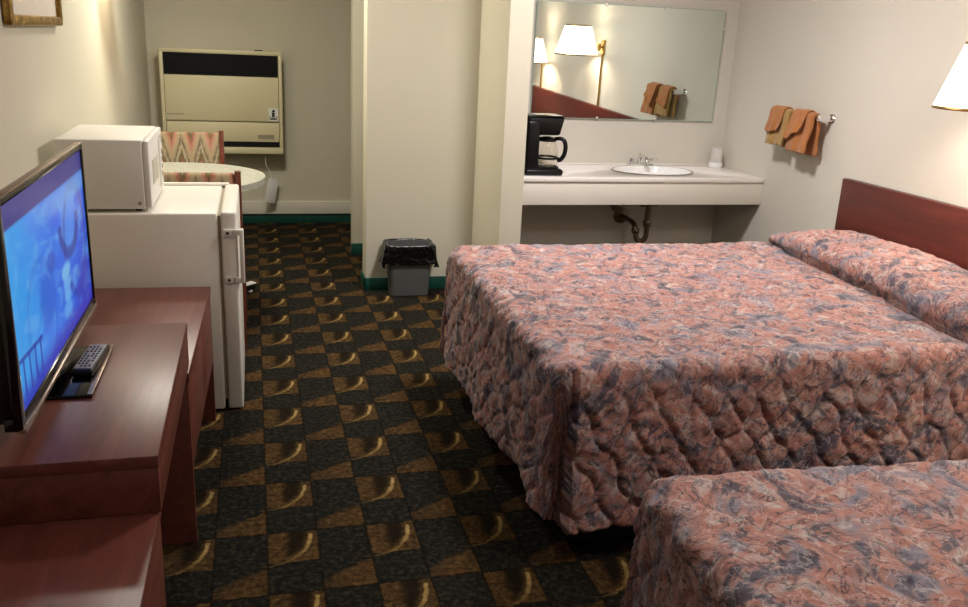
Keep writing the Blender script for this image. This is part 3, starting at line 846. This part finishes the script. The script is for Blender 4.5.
sp_me = bedspread_mesh()
def bed(label, spread_label, y):
    t = thing('bed', label, 'bed', (1.8, y, 0), 0, 'double beds')
    MB().box(-.90, 1.02, -.68, .68, .03, .33, .015).build('bed_base', M_navy, t)
    MB().box(-.91, 1.02, -.69, .69, .332, .600, .04, 4).build('mattress', M_mattress, t)
    for sx in (-.86, 0, .98):
        for s in (-1, 1): MB().lathe([(.02, 0), (.025, .03)], 12, sx, s*.62).build('leg', M_black, t)
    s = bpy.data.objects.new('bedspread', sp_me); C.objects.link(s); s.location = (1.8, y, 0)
    md = s.modifiers.new('thickness', 'SOLIDIFY'); md.thickness = .007; md.offset = -1
    tag(s, spread_label, 'bedspread', 'quilted bedspreads')
    return t, s
bed('dark navy based bed beside the vanity alcove', 'pink and grey quilted bedspread on the bed beside the vanity alcove', -1.49)
b2, s2 = bed('bed in the lower right corner, covered to the foot', 'pink and grey quilted bedspread in the lower right corner, only its foot end showing', -3.63)
for o in (b2, s2): o.location.x -= .068; o.rotation_euler.z = math.radians(-3.0)

# ------------------------------------------------------------------ wall lamps
def lamp(label, loc, rz, group, arm=(-.10, -.10, -.215, -.085), watts=14., col=(1, .86, .68), R0=.185, cord=True):
    t = thing('wall_lamp', label, 'lamp', loc, rz, group)      # local: wall at x = 0, room towards -x
    MB().box(-.022, -.001, -.03, .03, -.06, .06, .006).tube([(-.02, 0, 0), (-.05, 0, 0)], .009, 12).lathe([(.014, -.03), (.017, -.02), (.017, .02), (.014, .03)], 16, -.05, 0).build('bracket', M_brass, t)
    if cord: MB().tube([(-.012, 0, -.06), (-.012, 0, -.485)], .009, 10).build('cord_cover', M_brass, t)
    ax, ay, sx, sy = arm
    MB().tube([(-.05, 0, .0), (ax, ay, .0)], .006, 10).tube([(ax, ay, 0), (sx, sy, .0)], .006, 10).lathe([(.010, -.02), (.012, 0), (.010, .02)], 12, ax, ay).build('arm', M_brass, t)
    MB().lathe([(.006, -.01), (.014, .0), (.016, .05), (.012, .07)], 16, sx, sy).build('socket', M_brass, t)
    sh = MB().lathe([(R0, -.07), (.112, .165), (.1095, .165), (R0-.0025, -.07)], 48, sx, sy, cap=False)
    so = sh.build('lamp_shade', M_shade, t)
    MB().lathe([(R0, -.075), (R0+.002, -.07), (R0, -.064), (R0-.003, -.07)], 48, sx, sy, cap=False).build('shade_trim', M_brass, so)
    MB().lathe([(.113, .160), (.1145, .165), (.113, .17), (.109, .165)], 48, sx, sy, cap=False).build('shade_trim', M_brass, so)
    MB().lathe([(.012, .07), (.028, .095), (.03, .115), (.022, .135), (.006, .142)], 20, sx, sy).build('bulb', M_bulb, t)
    l = bpy.data.lights.new('lamp_light', 'POINT'); l.energy = watts; l.color = col; l.shadow_soft_size = .035
    lo = bpy.data.objects.new('lamp_light', l); C.objects.link(lo); lo.parent = t; lo.location = (sx, sy, .04)
    return t
G = 'swing arm wall lamps'
lamp('lit white shade on a swing arm above the headboard of the bed beside the vanity', (XR, -1.50, 1.40), 0, G, watts=6, col=(1., .98, 1.))
lamp('lit swing arm lamp over the near bed, smaller of the two in the mirror', (XR, -3.12, 1.245), 0, G, arm=(-.10, .16, -.215, .22), watts=12, col=(1., .90, .78))
lamp('unseen lit swing arm lamp added above the small table on the left wall', (XL, .75, 1.86), PI, G, watts=3.5, col=(1., .90, .74), cord=False)  # unseen lamp added for brightness, placed by the bright streak on this wall

# ceiling lights out of view, added to brighten the room
def added_ceiling_light(x, y, w, label, col):
    t = thing('added_ceiling_light', label, 'added ceiling light', (x, y, H), 0)
    MB().lathe([(.17, -.001), (.17, -.03), (.155, -.035)], 40).build('pan', M_brass, t)
    MB().lathe([(.15, -.03), (.15, -.05), (.11, -.08), (.04, -.095), (.002, -.097)], 40).build('diffuser', M_diffuser, t)
    l = bpy.data.lights.new('added_ceiling_lamp', 'AREA'); l.shape = 'DISK'; l.size = .34; l.energy = w; l.color = col
    lo = bpy.data.objects.new('added_ceiling_lamp', l); C.objects.link(lo); lo.parent = t; lo.location = (0, 0, -.105)
    return t
added_ceiling_light(1.4, -.9, 25, 'unseen round flush ceiling light added above the bed beside the vanity', (1., .95, .95))
added_ceiling_light(1.7, -3.1, 9.5, 'unseen round flush ceiling light added above the bed in the lower right corner', (1., .95, .90))
added_ceiling_light(-.05, .62, 17, 'unseen round flush ceiling light added above the small table', (1., .96, .84))
# ------------------------------------------------------------------ world, camera, view
w = bpy.data.worlds.new('World'); bpy.context.scene.world = w; w.use_nodes = True
w.node_tree.nodes['Background'].inputs[0].default_value = (.05, .05, .06, 1)
cam = bpy.data.cameras.new('Camera'); co = bpy.data.objects.new('Camera', cam); C.objects.link(co)
R = Matrix(((.968, -.2467, .0453), (-.030, -.293, -.9557), (.249, .9237, -.291)))
rx = Vector(R[0]).normalized(); fz = Vector(R[2]); fz = (fz-rx*fz.dot(rx)).normalized(); dy = fz.cross(rx)
M = Matrix(((rx.x, -dy.x, -fz.x, .001), (rx.y, -dy.y, -fz.y, -4.3535), (rx.z, -dy.z, -fz.z, 1.5), (0, 0, 0, 1)))
co.matrix_world = M
cam.sensor_width = 36; cam.sensor_fit = 'HORIZONTAL'; cam.lens = 870/968*36; cam.clip_start = .02
sc = bpy.context.scene; sc.camera = co
sc.view_settings.view_transform = 'Standard'; sc.view_settings.look = 'None'
sc.view_settings.gamma = 1; sc.view_settings.use_curve_mapping = False
sc.view_settings.exposure = .92
sc.cycles.use_denoising = True
sc.cycles.max_bounces = 10; sc.cycles.diffuse_bounces = 6
